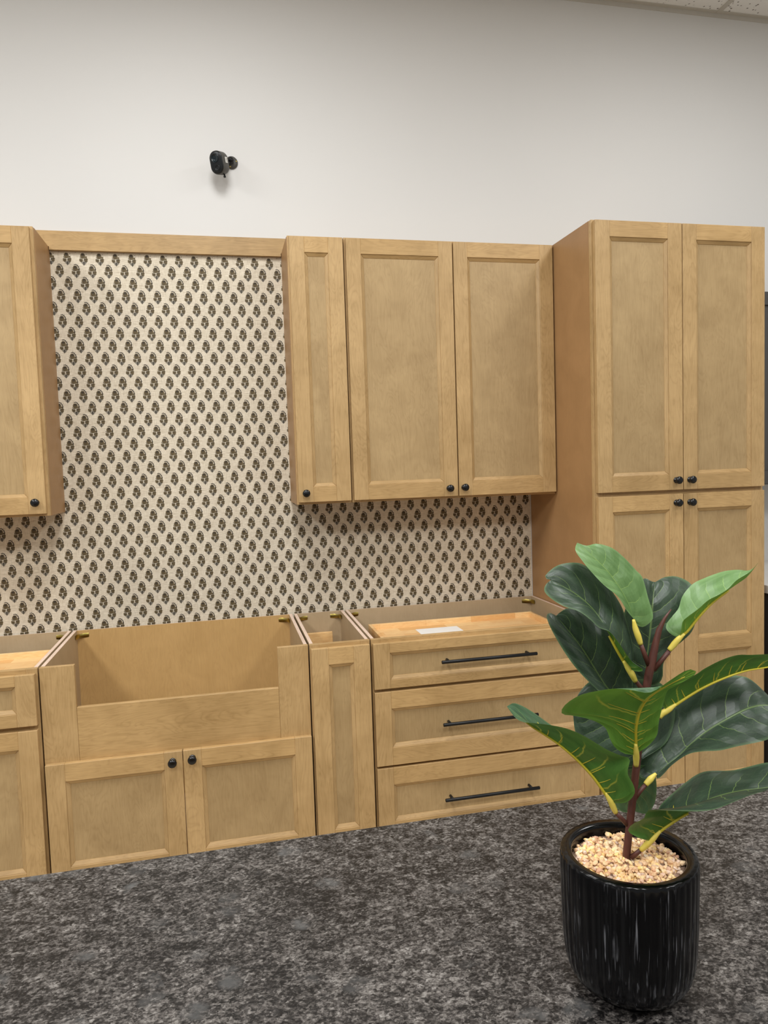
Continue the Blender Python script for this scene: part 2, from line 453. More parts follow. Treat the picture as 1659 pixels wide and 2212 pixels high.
def front(name, x0, x1, z0, z1, yb, parent, st=.062, rt=.062, rb=.062, mids=(), t=.020, label=None):
    """five-piece shaker front: mitred inner moulding, recessed panel; yb = plane of the face frame"""
    yf = yb-t; m = MB()
    m.box(x0, x0+st, yf, yb, z0, z1, WV); m.box(x1-st, x1, yf, yb, z0, z1, WV)
    zs = [(z1-rt, z1)] + [(a, b) for a, b in mids] + [(z0, z0+rb)]
    for a, b in zs: m.box(x0+st, x1-st, yf, yb, a, b, WH)
    tops = [z1-rt]+[a for a, b in mids]; bots = [b for a, b in mids]+[z0+rb]
    wdt, d0, d1 = .0135, .0022, .0108
    xi0, xi1 = x0+st, x1-st
    for zt, zb in zip(tops, bots):
        def ring(x, q): return (x, q)
        o = [(xi0, zb), (xi1, zb), (xi1, zt), (xi0, zt)]
        i_ = [(xi0+wdt, zb+wdt), (xi1-wdt, zb+wdt), (xi1-wdt, zt-wdt), (xi0+wdt, zt-wdt)]
        mats = [WH, WV, WH, WV]
        for k in range(4):
            a, b = o[k], o[(k+1) % 4]; c, d = i_[(k+1) % 4], i_[k]
            vs = [(a[0], yf+d0, a[1]), (b[0], yf+d0, b[1]), (c[0], yf+d1, c[1]), (d[0], yf+d1, d[1]),
                  (a[0], yf+.015, a[1]), (b[0], yf+.015, b[1]), (c[0], yf+.015, c[1]), (d[0], yf+.015, d[1])]
            m.add(vs, [(0, 1, 2, 3), (4, 7, 6, 5), (0, 4, 5, 1), (1, 5, 6, 2), (2, 6, 7, 3), (3, 7, 4, 0)], mats[k])
    o = m.build(name, parent, .0011, label)
    for zt, zb in zip(tops, bots):
        MB().box(xi0+.004, xi1-.004, yf+.0118, yf+.0140, zb+.004, zt-.004, WP).build('panel', o)
    return o

def bracket(xc, s, y, z, parent):
    """stamped brass corner bracket set across the corner between back panel and side; s = +1: side lies at +x"""
    b = MB(); L = .046
    pts = [(xc-s*L, y), (xc-s*L*.62, y-.002), (xc-s*.012, y-.012), (xc-s*.004, y-.024), (xc-s*.0015, y-.045)]
    n = len(pts); vs = []
    for i, (px, py) in enumerate(pts):
        hh = .0085 if i in (0, n-1) else (.0095 if i in (1, n-2) else .007)
        for dz in (-hh, -hh*.4, hh*.4, hh): vs.append((px, py-(.002 if abs(dz) < hh*.9 else 0), z+dz))
    back = [(x-s*.0008, y_+.0016, z_) for x, y_, z_ in vs]
    fs = []
    for i in range(n-1):
        for k in range(3): fs.append((i*4+k, i*4+k+1, (i+1)*4+k+1, (i+1)*4+k))
    b.add(vs, fs, BRASS, True); b.add(back, [f_[::-1] for f_ in fs], BRASS, True)
    b.lathe([(.003, 0), (.003, .0015), (.001, .0022)], (xc-s*L*.78, y-.001, z), BRASS, 10, 'y')
    return b.build('corner_bracket', parent, label='small brass-coloured corner bracket')

FB = -.604; FU = -.2674; ZB = .876; TH = .0127
def carcass_base(T, x0, x1, back=BI, ztop=ZB, frame=True, rails=()):
    yb = -.0125; yf = FB+.019
    edge = {'+z': PE, '-y': PE}
    for a, b in ((x0+.0045, x0+.0045+TH), (x1-.0045-TH, x1-.0045)):
        inner = '+x' if a < (x0+x1)/2 else '-x'
        f_ = dict(edge); f_[inner] = back if back is BI else BI
        MB().box(a, b, yf, yb, .105, ztop, BI, f_).box(a, b, FB+.076, yb, .0, .105, WS).build('side_panel', T)
    MB().box(x0+.0045+TH, x1-.0045-TH, yb-.006, yb, .10, ztop-.0005, back, {'+z': PE}).build('back_panel', T)
    MB().box(x0+.0045+TH, x1-.0045-TH, yf, yb-.006, .114, .127, BI).build('bottom_panel', T)
    MB().box(x0+.0045+TH, x1-.0045-TH, FB+.075, FB+.088, .0, .105, TK).build('toe_kick', T)
    if frame:
        m = MB(); s = .038
        m.box(x0+.0024, x0+s, FB, yf, .105, ztop, WV); m.box(x1-s, x1-.0024, FB, yf, .105, ztop, WV)
        for a, b in [(ztop-.038, ztop), (.105, .137)]+list(rails): m.box(x0+s, x1-s, FB, yf, a, b, WH)
        m.build('face_frame', T, .0008)
    for xc, s in ((x0+.0045+TH, -1), (x1-.0045-TH, 1)): bracket(xc, s, yb-.0065, ztop-.022, T)

def drawer_box(x0, x1, z0, z1, yfr, ybk, parent, t=.013):
    m = MB()
    m.box(x0, x0+t, yfr, ybk, z0, z1, RW); m.box(x1-t, x1, yfr, ybk, z0, z1, RW)
    m.box(x0+t, x1-t, ybk-t, ybk, z0, z1, RW); m.box(x0+t, x1-t, yfr, yfr+t, z0, z1, RW)
    m.box(x0+t, x1-t, yfr+t, ybk-t, z0+.012, z0+.020, RW)
    return m.build('drawer_box', parent, .0012, 'pale finger-jointed rubberwood drawer box')

xL, x1, x2, x3, x4 = -1.513, -.5986, -.3695, .549, 1.3161
GB = 'base cabinets without a worktop along the wall'
GU = 'wall cabinets beside the patterned wallpaper'
# --- left base cabinet
A0 = xL-.6096
T = thing('base_cabinet', 'maple base cabinet cut off by the left edge of the photo, one drawer above doors', 'cabinet', (A0, FB, 0), GB)
carcass_base(T, A0, xL, rails=[(.66, .70)])
d = front('drawer', A0+.009, xL-.0085, .686, .8605, FB, T, rt=.037, rb=.045)
drawer_box(A0+.045, xL-.030, .79, .832, FB+.022, -.14, d)
pull(A0+.305-.10, A0+.305+.10, FB-.020+.010, .773, d)
for a, b, kx in ((A0+.009, A0+.3035, A0+.3035-.03), (A0+.3065, xL-.0095, A0+.3065+.03)):
    d = front('door', a, b, .120, .670, FB, T); knob(kx, FB-.020, .637, d)
# --- sink base cabinet
T = thing('sink_base_cabinet', 'wide maple sink base cabinet with a cut-out apron front and two low doors', 'cabinet', (xL, FB, 0), GB)
carcass_base(T, xL, x1, back=BG, frame=False)
yf = FB+.019
m = MB(); s = .1135
m.box(xL+.0024, xL+s, FB, yf, .105, ZB, WV); m.box(x1-s, x1-.0024, FB, yf, .105, ZB, WV)
m.box(xL+s, x1-s, FB, yf, .50, .540, WH); m.box(xL+s, x1-s, FB, yf, .105, .137, WH)
m.build('face_frame', T, .0008)
MB().box(xL+s+.0004, x1-s-.0004, FB+.0004, yf, .5405, .7285, WH).build('apron_panel', T, .0012, 'plain horizontal board below the sink cut-out')
xm = -1.0573
for a, b, kx, kz in ((xL+.006, xm-.0015, -1.0925, .5105), (xm+.0015, x1-.004, -1.0255, .5145)):
    d = front('door', a, b, .120, .5440, FB, T); knob(kx, FB-.020, kz, d)
# --- narrow base cabinet
T = thing('base_cabinet', 'narrow maple base cabinet between the sink base and the drawer base', 'cabinet', (x1, FB, 0), GB)
carcass_base(T, x1, x2)
front('door', x1+.007, x2-.0058, .120, .8630, FB, T)
m = MB(); m.box(x1+.05, x1+.165, -.075, -.06, .30, .795, RW); m.box(x1+.05, x1+.165, -.50, -.06, .285, .30, RW)
m.box(x1+.05, x1+.165, -.50, -.487, .30, .42, RW)
m.box(x1+.035, x2-.035, -.52, -.04, .127, .285, RW)
m.build('pull_out_insert', T, .001, 'pale finger-jointed wood insert seen inside')
# --- drawer base cabinet
T = thing('drawer_base_cabinet', 'wide maple base cabinet with three drawers and long black bar handles', 'cabinet', (x2, FB, 0), GB)
carcass_base(T, x2, x3, rails=[(.665, .705), (.374, .412)])
for z0, z1, rt, rb, hz, bz in ((.6905, .8620, .0375, .0325, .778, .80), (.3976, .6784, .065, .068, .5385, .60), (.120, .3881, .066, .062, .2465, .32)):
    d = front('drawer', x2+.0068, x3-.006, z0, z1, FB, T, rt=rt, rb=rb)
    if z0 > .6: drawer_box(-.285, .4754, .788, .830, FB+.022, -.14, d)
    else: drawer_box(x2+.042, x3-.042, z0+.012, bz, FB+.022, -.075, d)
    pull(-.1085, .2745, FB-.0105, hz, d)
m = MB(); m.box(-.094, .0925, -.485, -.219, .8082, .8089, PAPER)
o = m.build('paper_sheet'); tag(o, 'white paper sheet lying in the open top drawer', 'paper')
# --- pantry
T = thing('pantry_cabinet', 'tall maple pantry cabinet with four doors at the right end', 'cabinet', (x3, FB, 0))
ZP = 2.4362
for a, b in ((x3, x3+TH), (x4-TH, x4)): MB().box(a, b, FB+.019, -.002, .105, ZP, WS).box(a, b, FB+.076, -.002, 0, .105, WS).build('side_panel', T)
MB().box(x3+TH, x4-TH, -.008, -.002, .1, ZP, BI).build('back_panel', T)
MB().box(x3+TH, x4-TH, FB+.019, -.008, ZP-.0127, ZP, BI).build('top_panel', T)
MB().box(x3+TH, x4-TH, FB+.019, -.008, .114, .127, BI).build('bottom_panel', T)
MB().box(x3+TH, x4-TH, FB+.075, FB+.088, 0, .105, TK).build('toe_kick', T)
for z in (.60, 1.00, 1.37, 1.75, 2.1): MB().box(x3+TH, x4-TH, FB+.03, -.008, z, z+.016, BI).build('shelf', T)
m = MB(); s = .038
m.box(x3+.0005, x3+s, FB, FB+.019, .105, ZP, WV); m.box(x4-s, x4+.001, FB, FB+.019, .105, ZP, WV)
for a, b in ((ZP-.038, ZP), (1.355, 1.395), (.105, .137)): m.box(x3+s, x4-s, FB, FB+.019, a, b, WH)
m.build('face_frame', T, .0008)
xm = .9326
for a, b, kx in ((x3+.0075, xm-.0015, .8985), (xm+.0015, x4-.006, .9605)):
    d = front('door', a, b, 1.3834, 2.4310, FB, T); knob(kx, FB-.020, 1.4225, d)
    d = front('door', a, b, .120, 1.3668, FB, T, mids=[(.7152, .7712)]); knob(kx, FB-.020, 1.332, d)
# --- wall cabinets
def wall_cab(label, x0, x1_, doors):
    T = thing('wall_cabinet', label, 'cabinet', (x0, FU, 1.3712), GU); z0, z1 = 1.3712, 2.4395; yf = FU+.019
    for a, b in ((x0+.0008, x0+TH), (x1_-TH, x1_-.0008)): MB().box(a, b, yf, -.0025, z0, z1, WS).build('side_panel', T)
    MB().box(x0+TH, x1_-TH, -.0085, -.0025, z0+.012, z1, BI).build('back_panel', T)
    MB().box(x0+TH, x1_-TH, yf, -.0085, z1-TH, z1, BI).build('top_panel', T)
    MB().box(x0+TH, x1_-TH, yf, -.0085, z0+.012, z0+.012+TH, WS).build('bottom_panel', T)
    m = MB(); s = .038
    m.box(x0+.002, x0+s, FU, yf, z0, z1, WV); m.box(x1_-s, x1_-.002, FU, yf, z0, z1, WV)
    for a, b in ((z1-.038, z1), (z0, z0+.038)): m.box(x0+s, x1_-s, FU, yf, a, b, WH)
    m.build('face_frame', T, .0008)
    for a, b, kx, kz, zt in doors:
        d = front('door', a, b, 1.3805, zt, FU, T, st=.0605); knob(kx, FU-.020, kz, d)
wall_cab('maple wall cabinet cut off by the left edge of the photo', -1.9715, -1.5143, [(-1.963, -1.5255, -1.559, 1.4235, 2.433)])
wall_cab('narrow single-door maple wall cabinet right of the bare wallpaper', -.5862, -.3602, [(-.5795, -.3645, -.5505, 1.4175, 2.433)])
wall_cab('wide two-door maple wall cabinet next to the tall pantry', -.3602, .5475, [(-.3525, .0935, .0535, 1.4145, 2.433), (.0985, .5425, .1195, 1.416, 2.433)])
# --- light valance board across the gap
m = MB().box(-1.5128, -.5872, -.020, -.0012, 2.4275, 2.4398, WH); m.box(-1.60, -.53, -.020, -.0012, 2.4402, 2.5025, WH); m.box(-1.5128, -.5872, -.020, -.0012, 2.4398, 2.4402, WH)
o = m.build('valance_board')
tag(o, 'horizontal maple valance board across the gap between wall cabinets', 'board')

# ------------------------------------------------------------------ security camera on the wall
cx, cz = -.7775, 2.814
T = thing('security_camera', 'small black security camera mounted high on the white wall', 'camera', (cx, 0, cz))
CAMB = flat('dark_grey_plastic', (74, 72, 68), .45, var=.05); CAMF = flat('glossy_black_plastic', (16, 18, 20), .3, var=.1, spec=.4)
LENS = flat('lens_glass', (20, 34, 40), .2, var=.2, spec=.4)
MB().lathe([(.026, 0), (.0265, .003), (.025, .008), (.019, .012), (.011, .0135), (.0005, .0138)], (cx, 0, cz), CAMB, 36, 'y').build('mount_plate', T)
for q in (.2, 2.3, 4.4): MB().lathe([(.0035, .0), (.0035, .0022), (.0005, .0026)], (cx+.0195*math.cos(q), -.0095, cz+.0195*math.sin(q)), BRASS, 10, 'y').build('screw', T)
m = MB(); m.tube([(cx, -.011, cz), (cx-.014, -.034, cz-.011), (cx-.030, -.058, cz-.026)], [.007, .0065, .007], BLK, 14)
m.lathe([(.0005, -.0138), (.008, -.0115), (.0128, -.006), (.014, 0), (.0128, .006), (.008, .0115), (.0005, .0138)], (cx-.004, -.026, cz+.001), BLK, 20, 'y'); m.build('ball_joint', T)
yaw = math.radians(-36); pit = math.radians(-14)
nrm = Vector((math.sin(yaw)*math.cos(pit), -math.cos(yaw)*math.cos(pit), math.sin(pit)))
bx = Vector((math.cos(yaw), math.sin(yaw), 0)); bz = bx.cross(nrm)*-1
if bz.z < 0: bz = -bz
BC = Vector((cx-.050, -.078, cz-.034))
def oct_ring(wd, ht, r, d, taper=.0):
    pts = []
    for (sx, sz, q0) in ((1, 1, 0), (-1, 1, PI/2), (-1, -1, PI), (1, -1, 1.5*PI)):
        for k in range(7):
            q = q0+PI/2*k/6; tz = (sz*(ht/2-r)+r*math.sin(q)); tx = (sx*(wd/2-r)+r*math.cos(q))*(1+taper*tz/ht*2)
            pts.append(BC+bx*tx+bz*tz+nrm*d)
    return pts
def loft(rings, mat, caps=True):
    m = MB(); n = len(rings[0]); vs = [p for r in rings for p in r]
    fs = [(i*n+k, i*n+(k+1) % n, (i+1)*n+(k+1) % n, (i+1)*n+k) for i in range(len(rings)-1) for k in range(n)]
    fs += [tuple(range(n))[::-1], tuple((len(rings)-1)*n+k for k in range(n))]
    m.add(vs, fs, mat, True); return m
loft([oct_ring(.040, .066, .019, -.027), oct_ring(.056, .082, .026, -.023), oct_ring(.061, .088, .029, -.015), oct_ring(.062, .090, .030, .018), oct_ring(.060, .088, .029, .021)], CAMB).build('housing', T)
loft([oct_ring(.060, .088, .029, .0205), oct_ring(.059, .087, .0285, .0245), oct_ring(.052, .080, .025, .0260), oct_ring(.02, .04, .0095, .0263)], CAMF).build('face_plate', T, label='glossy black front')
def disc(c, R, d0, d1, mat):
    m = MB(); rs = []
    for rr, dd in ((R, d0), (R, d1), (R*.82, d1+.0008), (R*.80, d1-.0012), (R*.25, d1-.0002), (R*.02, d1)):
        rs.append([BC+bx*(c[0]+rr*math.cos(2*PI*k/28))+bz*(c[1]+rr*math.sin(2*PI*k/28))+nrm*dd for k in range(28)])
    return loft(rs, mat)
disc((-.003, .017), .0180, .024, .0276, LENS).build('lens', T)
disc((.002, -.021), .0125, .024, .0272, CAMF).build('motion_sensor', T)
m = MB(); c0 = BC+bx*.0314
STK = flat('white_sticker', (232, 230, 224), .6)
def stk(a0, a1, b0, b1, lay, mat): m.add([c0+bx*(.0002*lay)+nrm*a+bz*b for a, b in ((a0, b0), (a1, b0), (a1, b1), (a0, b1))], [(0, 1, 2, 3)], mat)
stk(-.012, .004, -.004, .018, 1, STK)
for k, (a0, a1) in enumerate(((-.010, -.003), (-.009, -.001), (-.010, -.004))): stk(a0, a1, .001+.005*k, .003+.005*k, 2, CAMB)
m.build('sticker', T, label='small white sticker')
m = MB(); p0 = BC+bx*.010-bz*.0435-nrm*.004; m.tube([p0, p0-bz*.006, p0-bz*.0065, p0-bz*.013, p0-bz*.0135], [.003, .003, .005, .005, .003], CAMF, 14); m.build('thumb_screw', T)

# ------------------------------------------------------------------ dark units past the pantry (only a sliver is in view)
GREY = flat('dark_grey_cabinet_paint', (74, 72, 70), .5, var=.03); WTOP = flat('white_worktop', (226, 224, 220), .4, var=.03)
def slab_front(name, x0, x1_, z0, z1, yb, par):
    m = MB(); yf = yb-.02; s = .06
    m.box(x0, x0+s, yf, yb, z0, z1, GREY); m.box(x1_-s, x1_, yf, yb, z0, z1, GREY)
    m.box(x0+s, x1_-s, yf, yb, z1-s, z1, GREY); m.box(x0+s, x1_-s, yf, yb, z0, z0+s, GREY)
    m.box(x0+s, x1_-s, yf+.009, yb, z0+s, z1-s, GREY); return m.build(name, par, .001)
T = thing('wall_cabinet', 'dark grey wall cabinet showing as a sliver past the pantry', 'cabinet', (1.42, -.27, 1.371))
MB().box(1.42, 2.18, -.27, -.001, 1.371, 2.262, GREY).build('carcass', T, .001)
for a, b, k in ((1.424, 1.798, 1.77), (1.802, 2.176, 1.83)): d = slab_front('door', a, b, 1.375, 2.258, -.27, T); knob(k, -.29, 1.42, d)
T = thing('base_cabinet', 'dark grey base cabinet showing as a sliver past the pantry', 'cabinet', (1.42, -.60, 0))
m = MB(); m.box(1.36, 2.18, -.60, -.001, .105, .925, GREY); m.box(1.36, 2.18, -.53, -.001, 0, .105, GREY); m.build('carcass', T, .001)
for a, b, k in ((1.364, 1.768, 1.74), (1.772, 2.176, 1.80)): d = slab_front('door', a, b, .12, .92, -.60, T); knob(k, -.62, .87, d)
o = MB().box(1.345, 2.20, -.645, -.001, .926, .962, WTOP).build('worktop', None, .002); tag(o, 'white worktop on the dark grey base cabinet past the pantry', 'worktop')

# ------------------------------------------------------------------ island
IX0, IX1, IY0, IY1, IZ = -2.5, .95, -2.98, -2.048, .914
o = MB().box(IX0, IX1, IY0, IY1, IZ-.038, IZ, GRAN).build('granite_worktop', None, .003, seg=2)
tag(o, 'dark speckled granite worktop filling the foreground', 'worktop')
T = thing('island_cabinet', 'maple island base under the dark granite worktop', 'cabinet', (-.78, -2.5, 0))
bx0, bx1, by0, by1 = IX0+.25, IX1-.25, IY0+.30, IY1-.035
MB().box(bx0, bx1, by0, by1, .10, IZ-.038, WS).build('carcass', T)
MB().box(bx0+.05, bx1-.05, by0+.05, by1-.07, 0, .10, TK).build('toe_kick', T)
n = 4; wd = (bx1-bx0)/n
for i in range(n):
    a, b = bx0+wd*i+.004, bx0+wd*(i+1)-.004; m = MB(); s = .062; y0, y1 = by1, by1+.02
    m.box(a, a+s, y0, y1, .12, .86, WV); m.box(b-s, b, y0, y1, .12, .86, WV); m.box(a+s, b-s, y0, y1, .80, .86, WH); m.box(a+s, b-s, y0, y1, .12, .18, WH); m.box(a+s, b-s, y0, y1-.009, .18, .80, WP)
    m.build('end_panel', T, .001)

# ------------------------------------------------------------------ potted plant
PC = Vector((-.4467, -2.4888, IZ)); RZ = .1582
T = thing('potted_fig_plant', 'artificial fig plant with broad green leaves in a fluted black pot', 'plant', PC)
NF = 44
def flute(q, h): 
    return 1+.011*(abs(math.cos(q*NF/2))-.6)*min(1, max(0, (h-.012)/.02))
pm = MB(); N = NF*8
prof = [(.046, 0), (.0475, .0015), (.0490, .006), (.0530, .008), (.0630, .015), (.0685, .025), (.0717, .038), (.0735, .056), (.0745, .080), (.0752, .110), (.0757, .140), (.0757, .1535), (.0750, .1568), (.0742, RZ), (.0645, RZ-.0003), (.0628, RZ-.0020), (.0622, RZ-.006), (.0622, .120), (.0600, .119)]
pm.lathe(prof, PC, POT, N, 'z', lambda q, h: flute(q, h) if h < .1575 else 1)
# outer wall is fluted, the flat rim and the inside are round
idx = 0
for i, (r, h) in enumerate(prof):
    for k in range(N):
        q = 2*PI*k/N
        fl = flute(q, h) if i <= 11 else (1+(flute(q, .15)-1)*.5 if i == 12 else 1.0)
        pm.v[i*N+k] = (PC.x+r*fl*math.cos(q), PC.y+r*fl*math.sin(q), PC.z+h)
po = pm.build('pot', T, label='fluted glossy black ceramic pot with pale streaks')
at_ = po.data.attributes.new('ridge', 'FLOAT', 'POINT')
for i in range(len(po.data.vertices)):
    lv, k = divmod(i, N)
    q = 2*PI*k/N; at_.data[i].value = max(0., abs(math.cos(q*NF/2))*1.5-.35) if 3 <= lv <= 11 else 0.
# pebbles
gm = MB(); rnd = random.Random(3)
bm = bmesh.new(); bmesh.ops.create_icosphere(bm, subdivisions=1, radius=1); bm.verts.ensure_lookup_table()
ico_v = [v.co.copy() for v in bm.verts]; ico_f = [tuple(v.index for v in f_.verts) for f_ in bm.faces]; bm.free()
def peb(x, y, z, a, b, c):
    R = Matrix.Rotation(rnd.uniform(0, 6.28), 3, 'Z') @ Matrix.Rotation(rnd.uniform(-.7, .7), 3, 'X') @ Matrix.Rotation(rnd.uniform(-.6, .6), 3, 'Y')
    ph = [rnd.uniform(0, 6) for _ in range(3)]; vs = []
    for v in ico_v:
        k = 1+.14*math.sin(2.1*v.x+ph[0])+.12*math.sin(2.4*v.y+ph[1])+.08*math.sin(3*v.z+ph[2])
        vs.append(Vector((x, y, z))+R @ Vector((v.x*a*k, v.y*b*k, v.z*c*k)))
    gm.add(vs, ico_f, PEB, False)
for i in range(950):
    r = .0590*math.sqrt(rnd.random()); q = rnd.uniform(0, 6.283)
    a = rnd.uniform(.0026, .0050)*(.75+.35*rnd.random()); b = a*rnd.uniform(.6, .85); c = a*rnd.uniform(.45, .75)
    peb(PC.x+r*math.cos(q), PC.y+r*math.sin(q), PC.z+.1455+.004*(1-(r/.059)**2)+rnd.uniform(-.0035, .0025), a, b, c)
gm.lathe([(.0625, .139), (.0625, .144), (.001, .147)], PC, PEB, 40)
go = gm.build('gravel', T, label='loose tan and cream pebbles'); go['kind'] = 'stuff'

# ---- stem, branches and leaves, measured from the photograph around the pot's axis
def D(py): return .834-(1838-py)*3.4e-5
def P(px, py, off=0.): return at(px, py, D(py)+off)
def A(x, y): return (1159+x*.18083, 1160+y*.18083)
def B(x, y): return (1359+x*.18083, 1180+y*.18083)
def Cc(x, y): return (1080+x*.22905, 1460+y*.22905)
def Dd(x, y): return (1299+x*.217, 1480+y*.217)
def Q(fn, x, y, off=0.): return P(*fn(x, y), off)

def spline(pts, n):
    """n points evenly spread along a Catmull-Rom curve"""
    p = [pts[0]*2-pts[1]]+list(pts)+[pts[-1]*2-pts[-2]]; d = []
    for i in range(1, len(p)-2):
        for k in range(12):
            t_ = k/12.; a, b, c, e = p[i-1], p[i], p[i+1], p[i+2]
            d.append(.5*((2*b)+(c-a)*t_+(2*a-5*b+4*c-e)*t_*t_+(3*b-a-3*c+e)*t_**3))
    d.append(pts[-1]); L = [0]
    for i in range(1, len(d)): L.append(L[-1]+(d[i]-d[i-1]).length)
    out = []; j = 0
    for k in range(n):
        s_ = L[-1]*k/(n-1)
        while j < len(L)-2 and L[j+1] < s_: j += 1
        q = (s_-L[j])/max(1e-9, L[j+1]-L[j]); out.append(d[j].lerp(d[j+1], min(1, q)))
    return out

st = MB()
trunk = [P(1353, 1862), P(1354, 1840), P(1361, 1775), P(1371, 1690), P(1380, 1610), P(1390, 1520), P(1402, 1455), P(1409, 1425), P(1416, 1392), P(1424, 1360), P(1436, 1336), P(1450, 1316)]
st.tube(trunk, [.0046, .0044, .0043, .0043, .0042, .0042, .0048, .0046, .0040, .0032, .0018, .0006], BARK, 14)
def branch(pts, r0=.0030, r1=.0024): st.tube(pts, [r0+(r1-r0)*i/(len(pts)-1) for i in range(len(pts))], BARK, 10)

def leaf(mat, spine, L, R, flip=False, cup=.0, rib=None, label=None, pet=None, nu=44, nv=10, rib_end=.93, ribs=()):
    nu_ = nu
    S = spline(spine, nu_); Lc = spline(L, nu_); Rc = spline(R, nu_)
    m = MB(); vs = []; uvs = []
    for i in range(nu_):
        t_ = i/(nu_-1.)
        tan = (S[min(i+1, nu_-1)]-S[max(0, i-1)]).normalized()
        for j in range(-nv, nv+1):
            a = abs(j)/nv; E_ = Lc[i] if j < 0 else Rc[i]
            p = S[i].lerp(E_, a)
            nn = tan.cross(E_-S[i]); 
            if nn.length > 1e-7:
                nn.normalize(); nn = nn if j > 0 else -nn
                p = p+nn*(cup*math.sin(PI*a)*(E_-S[i]).length)
            vs.append(p); uvs.append((t_, j/nv))
    w_ = 2*nv+1
    fs = []
    for i in range(nu_-1):
        for j in range(w_-1):
            q = (i*w_+j, i*w_+j+1, (i+1)*w_+j+1, (i+1)*w_+j)
            fs.append(q if not flip else q[::-1])
    m.add(vs, fs, mat, True); m.uv = uvs
    o = m.build('leaf', T, label=label)
    if rib:
        sgn = rib; pts = []; rr = []
        for i in range(0, int(nu_*rib_end)):
            tan = (S[min(i+1, nu_-1)]-S[max(0, i-1)]).normalized()
            wv = Rc[i]-Lc[i]; nn = tan.cross(wv); nn = nn.normalized() if nn.length > 1e-7 else Vector((0, 0, 1))
            v1 = (Lc[i]+Rc[i])/2-S[i]
            side = -v1.normalized() if v1.length > 1e-5 else nn
            pts.append(S[i]+side*.0007); rr.append(.0019*(1-.75*i/nu_))
        mr = MB().tube(pts, rr, RIB, 8); N_ = len(pts)
        for t_ in ribs:
            i0 = int(t_*nu_)
            if i0 >= N_-1: continue
            i1 = min(nu_-2, i0+int(.085*nu_))
            for E_, sg in ((Lc, -1), (Rc, 1)):
                q = []
                for k in range(6):
                    a = k/5.*.55; ii = i0+(i1-i0)*k/5.; b0 = int(ii); fr = ii-b0
                    sp_, ed_ = S[b0].lerp(S[b0+1], fr), E_[b0].lerp(E_[b0+1], fr)
                    tan = (S[min(b0+1, nu_-1)]-S[max(0, b0-1)]).normalized(); nn = tan.cross(ed_-sp_)
                    nn = (nn.normalized() if nn.length > 1e-7 else Vector((0, 0, 1)))*sg
                    dn = nn if flip else -nn       # towards the underside
                    q.append(sp_.lerp(ed_, a)+nn*(cup*math.sin(PI*a)*(ed_-sp_).length)+dn*.0004)
                mr.tube(q, [.0008, .00075, .0007, .0006, .0005, .0002], RIB, 6)
        mr.build('midrib', o, label='raised yellow midrib with side ribs')
    if pet:
        n_ = len(pet); rs = {2: [.0033, .0016], 3: [.0031, .0037, .0016], 4: [.0028, .0036, .0032, .0015]}[n_]
        c = spline(pet, 12); rad = []
        for i in range(12):
            q = i/11.*(n_-1); k = min(n_-2, int(q)); rad.append(rs[k]+(rs[k+1]-rs[k])*(q-k))
        MB().tube(c, rad, PET, 12).build('leaf_stalk', o, label='swollen yellow leaf stalk')
    return o
def cv(fn, pts): return [Q(fn, *p) for p in pts]

# 1 top bright leaf
leaf(LYOUNG, cv(A, [(1165, 985, -.004), (1098, 800, -.004), (1000, 620, -.004), (840, 400, -.002), (660, 220, .0), (485, 68, .004)]),
     cv(A, [(1165, 985, -.004), (1080, 880, -.010), (970, 710, -.016), (800, 570, -.018), (640, 400, -.016), (555, 295, -.014), (478, 190, -.008), (462, 130, -.002), (485, 68, .004)]),
     cv(A, [(1165, 985, -.004), (1185, 1040, -.002), (1275, 1075, .0), (1375, 1000, .002), (1390, 920, .004), (1335, 730, .008), (1268, 490, .012), (1190, 400, .014), (1050, 250, .014), (900, 130, .012), (720, 80, .010), (600, 104, .007), (485, 68, .004)]),
     cup=-.06, pet=cv(A, [(1243, 1280, -.004), (1215, 1190, -.005), (1180, 1090, -.005), (1158, 985, -.005)]), label='bright green leaf at the very top')
branch(cv(A, [(1340, 1530, 0), (1290, 1400, -.002), (1243, 1272, -.004)]))
# 2 dark upper left leaf
leaf(LDARK, cv(A, [(1090, 1570, -.012), (1045, 1490, -.014), (950, 1325, -.016), (835, 1105, -.012), (720, 925, -.004), (600, 790, .0), (450, 670, .004), (300, 580, .006), (170, 515, .008)]),
     cv(A, [(1090, 1570, -.012), (1200, 1607, -.022), (1285, 1590, -.026), (1195, 1530, -.026), (1120, 1465, -.027), (980, 1260, -.030), (870, 1130, -.032), (750, 1085, -.034), (640, 985, -.034), (500, 885, -.032), (330, 830, -.028), (180, 740, -.022), (95, 650, -.012), (110, 570, .0), (170, 515, .008)]),
     cv(A, [(1090, 1570, -.012), (1150, 1500, .004), (1150, 1300, .012), (1090, 1050, .012), (1000, 800, .014), (800, 520, .018), (580, 340, .020), (430, 305, .020), (250, 340, .018), (120, 440, .014), (105, 490, .010), (170, 515, .008)]),
     cup=-.07, rib=1, rib_end=.36, pet=cv(A, [(1180, 1720, -.010), (1140, 1640, -.013), (1095, 1570, -.014), (1040, 1480, -.016)]), label='large dark leaf bending to the upper left')
branch(cv(A, [(1290, 1850, 0), (1235, 1785, -.005), (1180, 1712, -.010)]))
